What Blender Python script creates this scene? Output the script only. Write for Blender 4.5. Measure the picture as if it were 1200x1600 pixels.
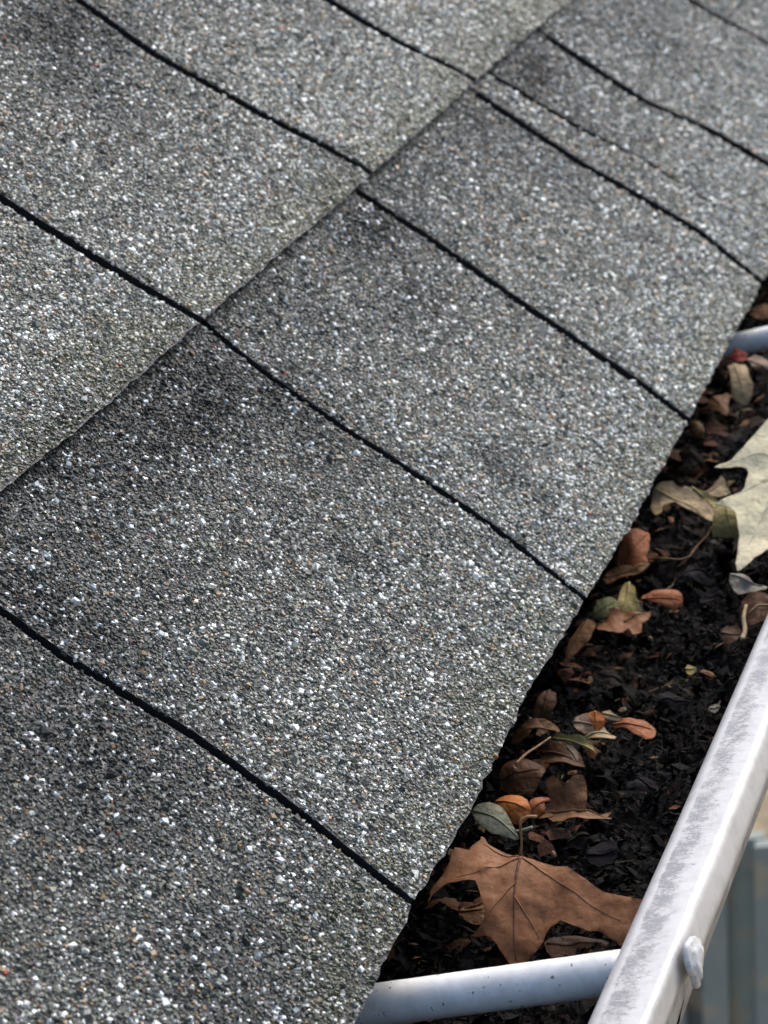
import bpy, bmesh, math, random
import numpy as np
from mathutils import Vector, Matrix
from mathutils.geometry import delaunay_2d_cdt

for o in list(bpy.data.objects):
    bpy.data.objects.remove(o)
scene = bpy.context.scene
COL = scene.collection
rng = np.random.default_rng(7)
random.seed(7)

# ------------------------------------------------------------------ camera
# X runs along the eave away from the camera, Y towards the house, Z up; metres
CAM = np.array([-0.5471300, -0.2068968, 0.2766080])
RIGHT = np.array([0.26505244, -0.94014160, -0.21419844])
DOWN = np.array([-0.33736948, 0.11768234, -0.93398753])
FWD = np.array([0.90328790, 0.31981969, -0.28598309])
FPX = 4000.0
cd = bpy.data.cameras.new('camera')
cam = bpy.data.objects.new('camera', cd)
COL.objects.link(cam)
Mx = Matrix(((RIGHT[0], -DOWN[0], -FWD[0], CAM[0]), (RIGHT[1], -DOWN[1], -FWD[1], CAM[1]),
             (RIGHT[2], -DOWN[2], -FWD[2], CAM[2]), (0, 0, 0, 1)))
cam.matrix_world = Mx
cd.sensor_fit = 'HORIZONTAL'
cd.sensor_width = 36.0
cd.lens = FPX / 1200 * 36
cd.clip_start = 0.02
cd.clip_end = 200
cd.dof.use_dof = True
cd.dof.focus_distance = 0.68
cd.dof.aperture_fstop = cd.lens / 2.4
scene.camera = cam

# ------------------------------------------------------------------ sky, sun, exposure
SUN_EL, SUN_AZ = math.radians(46), math.radians(-24)      # azimuth in the XY plane, from +X towards +Y
wd = bpy.data.worlds.new('World'); scene.world = wd; wd.use_nodes = True
nt = wd.node_tree
sky = nt.nodes.new('ShaderNodeTexSky'); sky.sky_type = 'NISHITA'; sky.sun_disc = False
sky.sun_elevation = SUN_EL
sky.sun_rotation = math.pi / 2 - SUN_AZ
sky.air_density = 1.0; sky.dust_density = 3.6; sky.ozone_density = 1.0
bg = nt.nodes['Background']; bg.inputs['Strength'].default_value = 0.14
nt.links.new(sky.outputs['Color'], bg.inputs['Color'])
sl = bpy.data.lights.new('sun', 'SUN'); sl.energy = 1.25; sl.angle = math.radians(50); sl.color = (1.0, 0.985, 0.95)
so = bpy.data.objects.new('sun', sl); COL.objects.link(so)
sd = Vector((math.cos(SUN_EL) * math.cos(SUN_AZ), math.cos(SUN_EL) * math.sin(SUN_AZ), math.sin(SUN_EL)))
so.rotation_euler = sd.to_track_quat('Z', 'Y').to_euler()
so.location = sd * 5
vs = scene.view_settings
vs.view_transform = 'Standard'; vs.look = 'None'; vs.gamma = 1.0; vs.use_curve_mapping = False
vs.exposure = 0.9

# ------------------------------------------------------------------ helpers
PITCH = math.radians(45)
CT, ST = math.cos(PITCH), math.sin(PITCH)

def roof_pt(u, v, w):
    """roof coordinates (along eave, up the slope, off the slope) to world"""
    u, v, w = np.broadcast_arrays(np.asarray(u, float), np.asarray(v, float), np.asarray(w, float) - .0042)
    return np.stack([u, v * CT - w * ST, v * ST + w * CT], -1)

def ray(px, py):
    return FWD + RIGHT * ((px - 600) / FPX) + DOWN * ((py - 800) / FPX)

def on_plane(px, py, n, p0):
    d = ray(px, py); n = np.asarray(n, float)
    return CAM + d * (n @ (np.asarray(p0, float) - CAM)) / (n @ d)

def on_z(px, py, z):
    return on_plane(px, py, (0, 0, 1), (0, 0, z))

def project(P):
    q = P - CAM
    z = q @ FWD
    return 600 + FPX * (q @ RIGHT) / z, 800 + FPX * (q @ DOWN) / z, z

def vnoise(x, y, seed=0):
    """smooth value noise, -1..1, vectorised"""
    x = np.asarray(x, float); y = np.asarray(y, float)
    xi = np.floor(x).astype(np.int64); yi = np.floor(y).astype(np.int64)
    fx = x - xi; fy = y - yi
    fx = fx * fx * (3 - 2 * fx); fy = fy * fy * (3 - 2 * fy)
    def h(a, b):
        n = (a * 374761393 + b * 668265263 + seed * 974634777) & 0xffffffff
        n = ((n ^ (n >> 13)) * 1274126177) & 0xffffffff
        n = n ^ (n >> 16)
        return (n & 0xffff) / 32767.5 - 1
    return (h(xi, yi) * (1 - fx) + h(xi + 1, yi) * fx) * (1 - fy) + (h(xi, yi + 1) * (1 - fx) + h(xi + 1, yi + 1) * fx) * fy

def fbm(x, y, seed=0, octv=3):
    s = 0; a = 1; t = 0
    for i in range(octv):
        s = s + a * vnoise(np.asarray(x) * 2 ** i, np.asarray(y) * 2 ** i, seed + i * 17); t += a; a *= .5
    return s / t

def sstep(a, b, x):
    t = np.clip((np.asarray(x, float) - a) / (b - a), 0, 1)
    return t * t * (3 - 2 * t)

def mesh_np(name, V, F, mat=None, smooth=False, color=None, attr=None):
    """mesh from numpy: V (n,3), F (m,k) equal-sided faces or list of faces"""
    me = bpy.data.meshes.new(name)
    if isinstance(F, np.ndarray):
        V = np.ascontiguousarray(V, np.float32); k = F.shape[1]
        me.vertices.add(len(V)); me.vertices.foreach_set('co', V.ravel())
        me.loops.add(F.size); me.loops.foreach_set('vertex_index', np.ascontiguousarray(F, np.int32).ravel())
        me.polygons.add(len(F)); me.polygons.foreach_set('loop_start', np.arange(0, F.size, k, dtype=np.int32))
        me.update(calc_edges=True)
    else:
        me.from_pydata([tuple(map(float, v)) for v in V], [], F)
    me.polygons.foreach_set('use_smooth', np.full(len(me.polygons), smooth))
    if color is not None:
        ca = me.color_attributes.new('tint', 'FLOAT_COLOR', 'POINT')
        c4 = np.ones((len(V), 4), np.float32); c4[:, :3] = color
        ca.data.foreach_set('color', c4.ravel())
    if attr is not None:
        fa = me.attributes.new('across', 'FLOAT', 'POINT')
        fa.data.foreach_set('value', np.asarray(attr, np.float32))
    if mat: me.materials.append(mat)
    me.update()
    return me

def obj(name, me, parent=None, kind=None):
    o = bpy.data.objects.new(name, me); COL.objects.link(o)
    if parent is not None: o.parent = parent
    if kind: o['kind'] = kind
    return o

def tag(o, label, cat, group=None):
    o['label'] = label; o['category'] = cat
    if group: o['group'] = group
    return o

def empty(name, loc=(0, 0, 0)):
    o = bpy.data.objects.new(name, None); COL.objects.link(o); o.location = loc
    o.empty_display_size = .02
    return o

def keep_parent(o, parent):
    """parent without moving: children meshes are in world coordinates"""
    o.parent = parent
    o.matrix_parent_inverse = Matrix.Translation(parent.location).inverted()
    return o

def grid_faces(nx, ny):
    i = np.arange(nx * ny).reshape(ny, nx)
    return np.stack([i[:-1, :-1], i[:-1, 1:], i[1:, 1:], i[1:, :-1]], -1).reshape(-1, 4)

def box_mesh(name, lo, hi, mat):
    bm = bmesh.new(); bmesh.ops.create_cube(bm, size=1)
    for v in bm.verts:
        v.co = Vector([lo[i] + (v.co[i] + .5) * (hi[i] - lo[i]) for i in range(3)])
    me = bpy.data.meshes.new(name); bm.to_mesh(me); bm.free(); me.materials.append(mat)
    return me

def tube_mesh(name, pts, rad, mat, seg=8, color=None):
    pts = np.asarray(pts, float); n = len(pts)
    rad = np.broadcast_to(np.asarray(rad, float), (n,))
    V = []; F = []
    for i in range(n):
        d = pts[min(i + 1, n - 1)] - pts[max(i - 1, 0)]
        d = Vector(d).normalized(); q = d.to_track_quat('Z', 'Y')
        for k in range(seg):
            a = 2 * math.pi * k / seg
            V.append(Vector(pts[i]) + q @ Vector((math.cos(a) * rad[i], math.sin(a) * rad[i], 0)))
    for i in range(n - 1):
        for k in range(seg):
            k2 = (k + 1) % seg
            F.append((i * seg + k, i * seg + k2, (i + 1) * seg + k2, (i + 1) * seg + k))
    F.append(tuple(range(seg))[::-1]); F.append(tuple((n - 1) * seg + k for k in range(seg)))
    me = mesh_np(name, V, F, mat, True, None, np.ones(len(V)))
    return me

# ------------------------------------------------------------------ materials
def new_mat(name):
    m = bpy.data.materials.new(name); m.use_nodes = True
    return m, m.node_tree.nodes, m.node_tree.links, m.node_tree.nodes['Principled BSDF']

def ramp(N, stops):
    r = N.new('ShaderNodeValToRGB'); e = r.color_ramp.elements
    while len(e) < len(stops): e.new(.5)
    for el, (p, c) in zip(e, stops):
        el.position = p; el.color = (*c, 1)
    return r

def noise(N, L, scale, detail=4, rough=.6, vec=None, dist=0):
    n = N.new('ShaderNodeTexNoise'); n.inputs['Scale'].default_value = scale
    n.inputs['Detail'].default_value = detail; n.inputs['Roughness'].default_value = rough
    n.inputs['Distortion'].default_value = dist
    if vec is not None: L.new(vec, n.inputs['Vector'])
    return n

def mixc(N, L, fac, a, b, mode='MIX'):
    m = N.new('ShaderNodeMix'); m.data_type = 'RGBA'; m.blend_type = mode
    for sock, val in ((m.inputs['Factor'], fac), (m.inputs[6], a), (m.inputs[7], b)):
        if isinstance(val, (int, float)): sock.default_value = val
        elif isinstance(val, tuple): sock.default_value = (*val, 1)
        else: L.new(val, sock)
    return m.outputs[2]

def bump(N, L, B, h, strength, dist):
    b = N.new('ShaderNodeBump'); b.inputs['Strength'].default_value = strength; b.inputs['Distance'].default_value = dist
    L.new(h, b.inputs['Height']); L.new(b.outputs['Normal'], B.inputs['Normal'])
    return b

def objco(N):
    return N.new('ShaderNodeTexCoord').outputs['Object']

def simple_mat(name, c1, c2, scale, rough=.6, bumpd=0, spec=.5, metal=0):
    m, N, L, B = new_mat(name)
    n = noise(N, L, scale, 5, .65, objco(N))
    r = ramp(N, [(.3, c1), (.7, c2)]); L.new(n.outputs['Fac'], r.inputs['Fac'])
    L.new(r.outputs['Color'], B.inputs['Base Color'])
    B.inputs['Roughness'].default_value = rough; B.inputs['Specular IOR Level'].default_value = spec
    B.inputs['Metallic'].default_value = metal
    if bumpd: bump(N, L, B, n.outputs['Fac'], .8, bumpd)
    return m

# mineral granules: each carries its own stone colour
m_gran, N, L, B = new_mat('mineral_granules')
at = N.new('ShaderNodeAttribute'); at.attribute_name = 'tint'
n1 = noise(N, L, 900, 3, .6, objco(N))
r1 = ramp(N, [(.25, (.7, .7, .7)), (.75, (1.15, 1.15, 1.15))]); L.new(n1.outputs['Fac'], r1.inputs['Fac'])
L.new(mixc(N, L, 1.0, at.outputs['Color'], r1.outputs['Color'], 'MULTIPLY'), B.inputs['Base Color'])
B.inputs['Roughness'].default_value = .40
# pale quartz-like stones are glossier than the dull, grimy dark ones
bw = N.new('ShaderNodeRGBToBW'); L.new(at.outputs['Color'], bw.inputs['Color'])
mr = N.new('ShaderNodeMapRange'); mr.inputs['From Min'].default_value = .02; mr.inputs['From Max'].default_value = .35
mr.inputs['To Min'].default_value = .05; mr.inputs['To Max'].default_value = .55; L.new(bw.outputs['Val'], mr.inputs['Value'])
L.new(mr.outputs['Result'], B.inputs['Specular IOR Level'])

# asphalt body under the granules, speckled with the smallest grit
m_asph, N, L, B = new_mat('asphalt_mat')
co = objco(N)
vo = N.new('ShaderNodeTexVoronoi'); vo.inputs['Scale'].default_value = 900; L.new(co, vo.inputs['Vector'])
rr = ramp(N, [(0, (.016, .017, .019)), (.55, (.035, .036, .038)), (.85, (.075, .075, .075)), (.97, (.3, .3, .3))])
sep = N.new('ShaderNodeSeparateColor'); L.new(vo.outputs['Color'], sep.inputs['Color']); L.new(sep.outputs[0], rr.inputs['Fac'])
L.new(rr.outputs['Color'], B.inputs['Base Color']); B.inputs['Roughness'].default_value = .7
bump(N, L, B, vo.outputs['Distance'], .9, .0008)
m_edge = simple_mat('asphalt_cut_edge', (.006, .007, .009), (.018, .018, .02), 700, .75, .0004, .25)
m_under = simple_mat('asphalt_underlay', (.008, .008, .010), (.02, .02, .022), 500, .8, .0005, .25)
m_wood = simple_mat('fascia_wood', (.18, .15, .12), (.28, .24, .2), 30, .8)

# white painted aluminium of the lip with a scuffed, chalky strip along it
m_lip, N, L, B = new_mat('lip_paint')
co = objco(N)
ac = N.new('ShaderNodeAttribute'); ac.attribute_name = 'across'
mp = N.new('ShaderNodeMapping'); mp.inputs['Scale'].default_value = (1.0, .28, 1); L.new(co, mp.inputs['Vector'])
ns = noise(N, L, 2400, 5, .9, mp.outputs['Vector'], 1.0)
nl = noise(N, L, 150, 4, .65, co)
band = N.new('ShaderNodeFloatCurve')
cv = band.mapping.curves[0]
for p in ((.30, 0), (.34, .46), (.40, .52), (.48, .32), (.64, 0)): cv.points.new(*p)
cv.points[0].location = (0, 0); cv.points[-1].location = (1, 0); band.mapping.update()
L.new(ac.outputs['Fac'], band.inputs['Value'])
def math2(op, a, b, clamp=False):
    m = N.new('ShaderNodeMath'); m.operation = op; m.use_clamp = clamp
    for s, v in zip(m.inputs, (a, b)):
        if isinstance(v, (int, float)): s.default_value = v
        else: L.new(v, s)
    return m.outputs[0]
lv = math2('MULTIPLY', math2('SUBTRACT', nl.outputs['Fac'], .5), 1.1)
nsc = math2('ADD', math2('MULTIPLY', math2('SUBTRACT', ns.outputs['Fac'], .5), 1.9), .5)
sc = math2('SUBTRACT', math2('ADD', band.outputs['Value'], lv), nsc)
sc = math2('MULTIPLY', math2('ADD', sc, .06), 6, True)
gate = math2('MULTIPLY', math2('GREATER_THAN', band.outputs['Value'], .03), sc, True)
dirt = noise(N, L, 160, 5, .7, co)
rd = ramp(N, [(.32, (.37, .365, .365)), (.52, (.45, .445, .44)), (.8, (.49, .485, .48))]); L.new(dirt.outputs['Fac'], rd.inputs['Fac'])
col = mixc(N, L, gate, rd.outputs['Color'], (.225, .225, .245))
ng = noise(N, L, 1500, 2, .5, co)
specks = math2('GREATER_THAN', ng.outputs['Fac'], .735)
col = mixc(N, L, math2('MULTIPLY', specks, .6), col, (.10, .09, .09))
L.new(col, B.inputs['Base Color'])
B.inputs['Roughness'].default_value = .38
hb = math2('SUBTRACT', math2('MULTIPLY', dirt.outputs['Fac'], .5), math2('MULTIPLY', gate, .6))
bump(N, L, B, hb, .5, .0004)

# bare aluminium of the ferrules and the trough
m_alu, N, L, B = new_mat('weathered_aluminium')
co = objco(N)
na = noise(N, L, 260, 5, .65, co)
ra = ramp(N, [(.3, (.64, .63, .60)), (.6, (.78, .77, .74)), (.8, (.82, .81, .78))]); L.new(na.outputs['Fac'], ra.inputs['Fac'])
nb = noise(N, L, 520, 2, .5, co)
sp = ramp(N, [(.68, (0, 0, 0)), (.72, (1, 1, 1))]); L.new(nb.outputs['Fac'], sp.inputs['Fac'])
L.new(mixc(N, L, sp.outputs['Color'], ra.outputs['Color'], (.18, .17, .16)), B.inputs['Base Color'])
B.inputs['Metallic'].default_value = .0; B.inputs['Roughness'].default_value = .4
bump(N, L, B, na.outputs['Fac'], .3, .0003)
m_trough = simple_mat('stained_trough', (.05, .045, .04), (.35, .34, .33), 60, .6, .0003)

# wet rotting leaf mould
m_mulch, N, L, B = new_mat('wet_leaf_mould')
at = N.new('ShaderNodeAttribute'); at.attribute_name = 'tint'
co = objco(N); n1 = noise(N, L, 500, 5, .7, co)
r1 = ramp(N, [(.3, (.45, .45, .45)), (.7, (1.3, 1.3, 1.3))]); L.new(n1.outputs['Fac'], r1.inputs['Fac'])
L.new(mixc(N, L, 1.0, at.outputs['Color'], r1.outputs['Color'], 'MULTIPLY'), B.inputs['Base Color'])
B.inputs['Roughness'].default_value = .7; B.inputs['Specular IOR Level'].default_value = .06
bump(N, L, B, n1.outputs['Fac'], .8, .001)

def leaf_mat(name, c1, c2, c3=None, scale=55, rough=.6, spec=.14, margin=.8, bmp=.65):
    m, N, L, B = new_mat(name)
    co = objco(N)
    n = noise(N, L, scale, 5, .62, co, .4)
    st = [(.30, c1), (.62, c2)] + ([(.80, c3)] if c3 else [])
    r = ramp(N, st); L.new(n.outputs['Fac'], r.inputs['Fac'])
    n2 = noise(N, L, 420, 4, .7, co)
    r2 = ramp(N, [(.3, (.72, .72, .72)), (.6, (1.05, 1.05, 1.05))]); L.new(n2.outputs['Fac'], r2.inputs['Fac'])
    cc = mixc(N, L, .8, r.outputs['Color'], r2.outputs['Color'], 'MULTIPLY')
    # dry, browned margin and small blemishes
    ea = N.new('ShaderNodeAttribute'); ea.attribute_name = 'across'
    n3 = noise(N, L, 260, 4, .7, co)
    sb = N.new('ShaderNodeMath'); sb.operation = 'SUBTRACT'; L.new(n3.outputs['Fac'], sb.inputs[0]); L.new(ea.outputs['Fac'], sb.inputs[1])
    r3 = ramp(N, [(.0, (1, 1, 1)), (.30, (.92, .90, .86)), (.52, (.45, .38, .32))]); L.new(sb.outputs[0], r3.inputs['Fac'])
    cc = mixc(N, L, margin, cc, r3.outputs['Color'], 'MULTIPLY')
    n4 = noise(N, L, 190, 3, .6, co); r4 = ramp(N, [(.62, (1, 1, 1)), (.70, (.45, .38, .36))]); L.new(n4.outputs['Fac'], r4.inputs['Fac'])
    cc = mixc(N, L, .75, cc, r4.outputs['Color'], 'MULTIPLY')
    L.new(cc, B.inputs['Base Color'])
    B.inputs['Roughness'].default_value = rough; B.inputs['Specular IOR Level'].default_value = spec
    vo = N.new('ShaderNodeTexVoronoi'); vo.feature = 'DISTANCE_TO_EDGE'; vo.inputs['Scale'].default_value = 330
    L.new(co, vo.inputs['Vector'])
    ad = N.new('ShaderNodeMath'); ad.operation = 'ADD'; L.new(vo.outputs['Distance'], ad.inputs[0]); L.new(n2.outputs['Fac'], ad.inputs[1])
    bump(N, L, B, ad.outputs[0], bmp, .0007)
    return m

# ------------------------------------------------------------------ roof
EXP = 0.1524            # shingle exposure
TH = 0.0026             # shingle thickness
roof = empty('shingle_roof')
tag(roof, 'sloping roof of grey granule-coated asphalt shingles above the gutter', 'roof')

# lower edges of the courses, (u, v) as laid, slightly uneven
EAVE = np.array([(-.40, .0015), (-.06, .001), (-.036, .002), (-.006, .0022), (.058, .001), (.135, .0021), (.2037, -.0001), (.275, -.0021), (.398, -.0031),
                 (.479, -.0032), (.609, -.0041), (.632, -.0050), (1.0, -.006), (1.8, -.008)])
COURSE2 = np.array([(-.40, .1500), (.045, .1516), (.126, .1519), (.208, .1532), (.301, .1541), (.413, .1554), (.606, .1588), (.849, .1618), (1.8, .166)])
COURSE3 = COURSE2 + np.array([0, EXP])
LOW = [EAVE, COURSE2, COURSE3]

def low_edge(c, u):
    u = np.asarray(u, float)
    return np.interp(u, LOW[c][:, 0], LOW[c][:, 1]) + .0004 * vnoise(u * 160, c * 3.1, 5) + .0005 * vnoise(u * 420, c, 9)

# slots between tabs: (v, u) polylines, bottom to top, with their width in metres
def sl_(pts, w0=.0062): return (np.array(sorted((v, u) for u, v in pts)), w0)
S1 = [sl_([(-.205, 0), (-.203, .15)]),
      sl_([(-.0004, .1299), (-.0015, .1056), (.0017, .0716), (.0009, .0417), (-.002, .0191), (-.0039, .0029), (.001, .155)], .0038),
      sl_([(.2165, .1545), (.2139, .1480), (.2094, .1232), (.2088, .1001), (.2108, .0702), (.2107, .0396), (.2072, .0184), (.2037, 0)], .0043),
      sl_([(.4036, .1523), (.4051, .1188), (.4017, .0809), (.4014, .044), (.4022, .0196), (.3984, -.0031)], .0072),
      sl_([(.6056, .1521), (.6054, .0993), (.614, .0648), (.621, .0333), (.6091, -.0041)], .0105),
      sl_([(.6455, .16), (.6536, .1109), (.6700, .0782), (.672, .034), (.664, -.005)], .0088),
      sl_([(.7615, .1573), (.7630, .0963), (.7885, .0608), (.7973, .0209), (.80, -.006)], .0125),
      sl_([(1.0240, .15), (1.0249, .1142), (1.0455, .0601), (1.05, 0)], .0145),
      sl_([(1.24, 0), (1.235, .15)]), sl_([(1.45, 0), (1.44, .15)])]
S2 = [sl_([(-.21, .15), (-.21, .31)]), sl_([(-.004, .15), (-.008, .31)]),
      sl_([(.1996, .2284), (.2019, .2041), (.2032, .1797), (.2070, .1555), (.199, .31)], .0062),
      sl_([(.3978, .2859), (.3933, .25), (.4039, .2049), (.4133, .1773), (.4190, .1570), (.40, .31)], .0074),
      sl_([(.5857, .2345), (.5916, .1968), (.6085, .1611), (.585, .31)], .0095),
      sl_([(.805, .155), (.79, .31)]), sl_([(1.02, .155), (1.0, .31)]), sl_([(1.23, .16), (1.22, .31)]), sl_([(1.45, .16), (1.44, .31)])]
S3 = [sl_([(k * .203 + .1, .30), (k * .203 + .1, .46)]) for k in range(-2, 7)]
SLOTS = [S1, S2, S3]

def slot_u(s, v):
    P, w = s
    return np.interp(v, P[:, 0], P[:, 1]) + .0003 * vnoise(np.asarray(v) * 120, P[0, 1] * 37, 3) + .0005 * vnoise(np.asarray(v) * 500, P[0, 1] * 91, 8)

def slot_w(s, v, c):
    w = s[1]
    t = (np.asarray(v) - c * EXP) / EXP
    # slots pinch at the butt end and at the top
    q0 = (.78 if w < .006 else .74, .70, .70)[c]
    g = q0 + (1 - q0) * sstep(-.02, .22, t)
    if abs(w - .0088) < 1e-6 and c == 0: g = .30 + .70 * sstep(.10, .90, t)
    return w * g

WARP = {}
def tab_top(c, v, u, key):
    """height of the tab's top face off the roof plane"""
    t = (np.asarray(v) - c * EXP) / EXP
    h = TH + TH * (1 - t)
    tt = np.clip(1 - t, 0, 1)
    h = h + tt * (.0006 * vnoise(np.asarray(u) * 14, np.asarray(v) * 14, 31 + c) + WARP[key])
    return h

def granule_field(c, key, sa, sb):
    """mineral stones bedded in one tab; returns verts, faces, colours"""
    v0, v1 = c * EXP - .008, (c + 1) * EXP + .010
    ua = min(sa[0][:, 1]) - .01; ub = max(sb[0][:, 1]) + .01
    step = .00102
    nu = int((ub - ua) / step); nv = int((v1 - v0) / step)
    U, Vv = np.meshgrid(np.arange(nu) * step + ua, np.arange(nv) * step + v0)
    U = U.ravel() + rng.uniform(-.62, .62, U.size) * step
    Vv = Vv.ravel() + rng.uniform(-.62, .62, Vv.size) * step
    P = roof_pt(U, Vv, .005)
    px, py, pz = project(P)
    keep = (px > -110) & (px < 1310) & (py > -110) & (py < 1710)
    # fewer, slightly larger stones where they are a pixel or two across
    far = sstep(.75, 1.3, pz)
    keep &= rng.random(U.size) > .55 * far
    le = low_edge(c, U)
    keep &= (Vv > le + .0006)
    if c + 1 < len(LOW): keep &= Vv < low_edge(c + 1, U) + .004
    keep &= (U > slot_u(sa, Vv) + slot_w(sa, Vv, c) / 2 + .0002) & (U < slot_u(sb, Vv) - slot_w(sb, Vv, c) / 2 - .0002)
    # worn spots where stones have come away
    bald = fbm(U * 60, Vv * 60, 77, 3)
    keep &= ~((bald > .62) & (rng.random(U.size) < .25))
    U, Vv, far = U[keep], Vv[keep], far[keep]
    n = len(U)
    if n == 0: return None
    W = tab_top(c, Vv, U, key)
    r = .00069 * np.exp(rng.normal(0, .30, n)) * (1 + .40 * far)
    r = r * np.where(rng.random(n) < .04, 1.25, 1.0)
    r = np.clip(r, .0004, .0018)
    rnd = rng.random(n)
    r = r * np.where(rnd < .13, 1.04, 1.0)
    hgt = r * rng.uniform(.28, .72, n)
    el = rng.uniform(.62, 1.0, n)
    # eight-cornered broken stone, base wider than top
    ang = rng.uniform(0, 2 * np.pi, n)
    quad = np.array([.25, .75, 1.25, 1.75]) * np.pi
    A = quad[None, :] + rng.normal(0, .26, (n, 4))
    base = np.stack([np.cos(A), np.sin(A) * el[:, None]], -1) * (r[:, None] * rng.uniform(.85, 1.15, (n, 4)))[..., None]
    top = np.stack([np.cos(A), np.sin(A) * el[:, None]], -1) * (r[:, None] * rng.uniform(.42, .86, (n, 4)))[..., None]
    zb = np.full((n, 4), -.00025)
    zt = hgt[:, None] * (1 + rng.normal(0, .22, (n, 4)))
    loc = np.concatenate([np.concatenate([base, zb[..., None]], -1), np.concatenate([top, zt[..., None]], -1)], 1)
    tx = rng.normal(0, .18, n)[:, None]; ty = rng.normal(0, .18, n)[:, None]
    loc[..., 2] += tx * loc[..., 0] + ty * loc[..., 1]
    ca, sa_ = np.cos(ang)[:, None], np.sin(ang)[:, None]
    lu = loc[..., 0] * ca - loc[..., 1] * sa_; lw = loc[..., 0] * sa_ + loc[..., 1] * ca
    VV = roof_pt(U[:, None] + lu, Vv[:, None] + lw, W[:, None] + loc[..., 2]).reshape(-1, 3)
    fq = np.array([[4, 5, 6, 7], [0, 1, 5, 4], [1, 2, 6, 5], [2, 3, 7, 6], [3, 0, 4, 7]])
    FF = (fq[None] + 8 * np.arange(n)[:, None, None]).reshape(-1, 4)
    # the factory blend: darker band at the head of each tab, paler towards its butt
    t = (Vv - le[keep]) / EXP
    nz = fbm(U * 22, Vv * 30, 11 + c, 3)
    nz2 = fbm(U * 70, Vv * 70, 41 + c, 2)
    bandk = BAND.get(key, .7)
    dark = sstep(.55, .95, t + .36 * nz) * bandk * .55
    dark = np.maximum(dark, .5 * sstep(.35, .7, nz))
    for (su, sv, ru, rv, k_) in STAIN:
        d2 = ((U - su) / ru) ** 2 + ((Vv - sv) / rv) ** 2
        dark = np.maximum(dark, k_ * 1.15 * np.exp(-d2 * .8) * (1 + .4 * nz2 + .3 * nz))
    dark = np.clip(dark, 0, 1)
    pale = sstep(.55, .1, t + .25 * nz2)
    algae = sstep(.17 + (.12 * sstep(.3, .8, U) if c else 0), .02, t + .10 * nz2 + .05 * nz) * ALGAE[c]
    p_white = (.122 + .10 * pale) * (1 - .40 * dark) * WHITE.get(key, 1.0) * (1 + .35 * nz2)
    p_tan = .060 * (1 - .3 * dark)
    p_mid = .40 * (1 - .6 * dark) + .12 * pale
    colr = np.empty((n, 3))
    g = rng.uniform(.070, .135, n)
    colr[:] = np.stack([g * .98, g * 1.05, g * .93], -1)
    is_mid = rnd < p_mid + p_white + p_tan
    gm = rng.uniform(.15, .26, n)
    warm = rng.uniform(.9, 1.06, n)
    colr[is_mid] = np.stack([gm * .98, gm * 1.05, gm * .89 / warm], -1)[is_mid]
    is_tan = rnd < p_white + p_tan
    gt = rng.uniform(.7, 1.25, n)
    colr[is_tan] = np.stack([.34 * gt, .235 * gt, .135 * gt], -1)[is_tan]
    is_w = rnd < p_white
    gw = rng.uniform(.58, .95, n)
    colr[is_w] = np.stack([gw * .97, gw * 1.0, gw * .955], -1)[is_w]
    is_red = rnd > .9996
    colr[is_red] = (.5, .07, .05)
    colr *= (1 - .70 * dark[:, None] * (1 - .62 * is_w[:, None])) * np.where(is_w, 1, 1 + .14 * nz)[:, None]
    colr[~is_w] *= SHEEN_TONE.get(key, 1.0)
    colr *= 1 - dark[:, None] * np.array([.10, .04, -.06])
    al = np.array([.175, .175, .085])
    k = (algae * rng.uniform(.2, .95, n))[:, None] * .8
    colr = colr * (1 - k) + al * (.6 + .8 * colr.mean(1, keepdims=True) ** .5) * k
    return VV, FF, np.repeat(colr, 8, 0)

STAIN = [(.155, .138, .060, .020, 1.0), (.20, .118, .030, .030, .75), (.09, .150, .04, .012, .8), (.375, .139, .042, .018, .95), (.345, .115, .03, .02, .5), (.572, .142, .04, .014, .6), (.70, .146, .05, .018, 1.0),
         (.68, .115, .03, .02, .5), (.01, .118, .022, .030, .85), (-.03, .085, .035, .03, .6), (.37, .278, .05, .022, .9), (.33, .255, .03, .02, .5), (.88, .12, .06, .03, .45), (-.06, .02, .05, .03, .35), (.60, .265, .04, .03, .4)]
ALGAE = [.62, .85, .9]
WHITE = {(0, 0): .68, (0, 1): .86, (0, 2): .95, (1, 1): .9, (1, 2): .9}
SHEEN_TONE = {(0, 0): .80, (0, 1): .93, (0, 2): 1.06, (0, 3): 1.18, (0, 4): 1.25, (0, 5): 1.2, (0, 6): 1.3, (0, 7): 1.3, (1, 1): 1.04, (1, 2): 1.0, (1, 3): 1.14, (1, 4): 1.25}  # far tabs paler, near ones darker: grazing sheen painted into the stone colour
BAND = {(0, 0): .5, (0, 1): 1.0, (0, 2): .95, (0, 3): .9, (0, 4): .45, (0, 5): 1.0, (0, 6): .6, (1, 1): .8, (1, 2): .9, (1, 3): .6}
NG = 0
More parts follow.
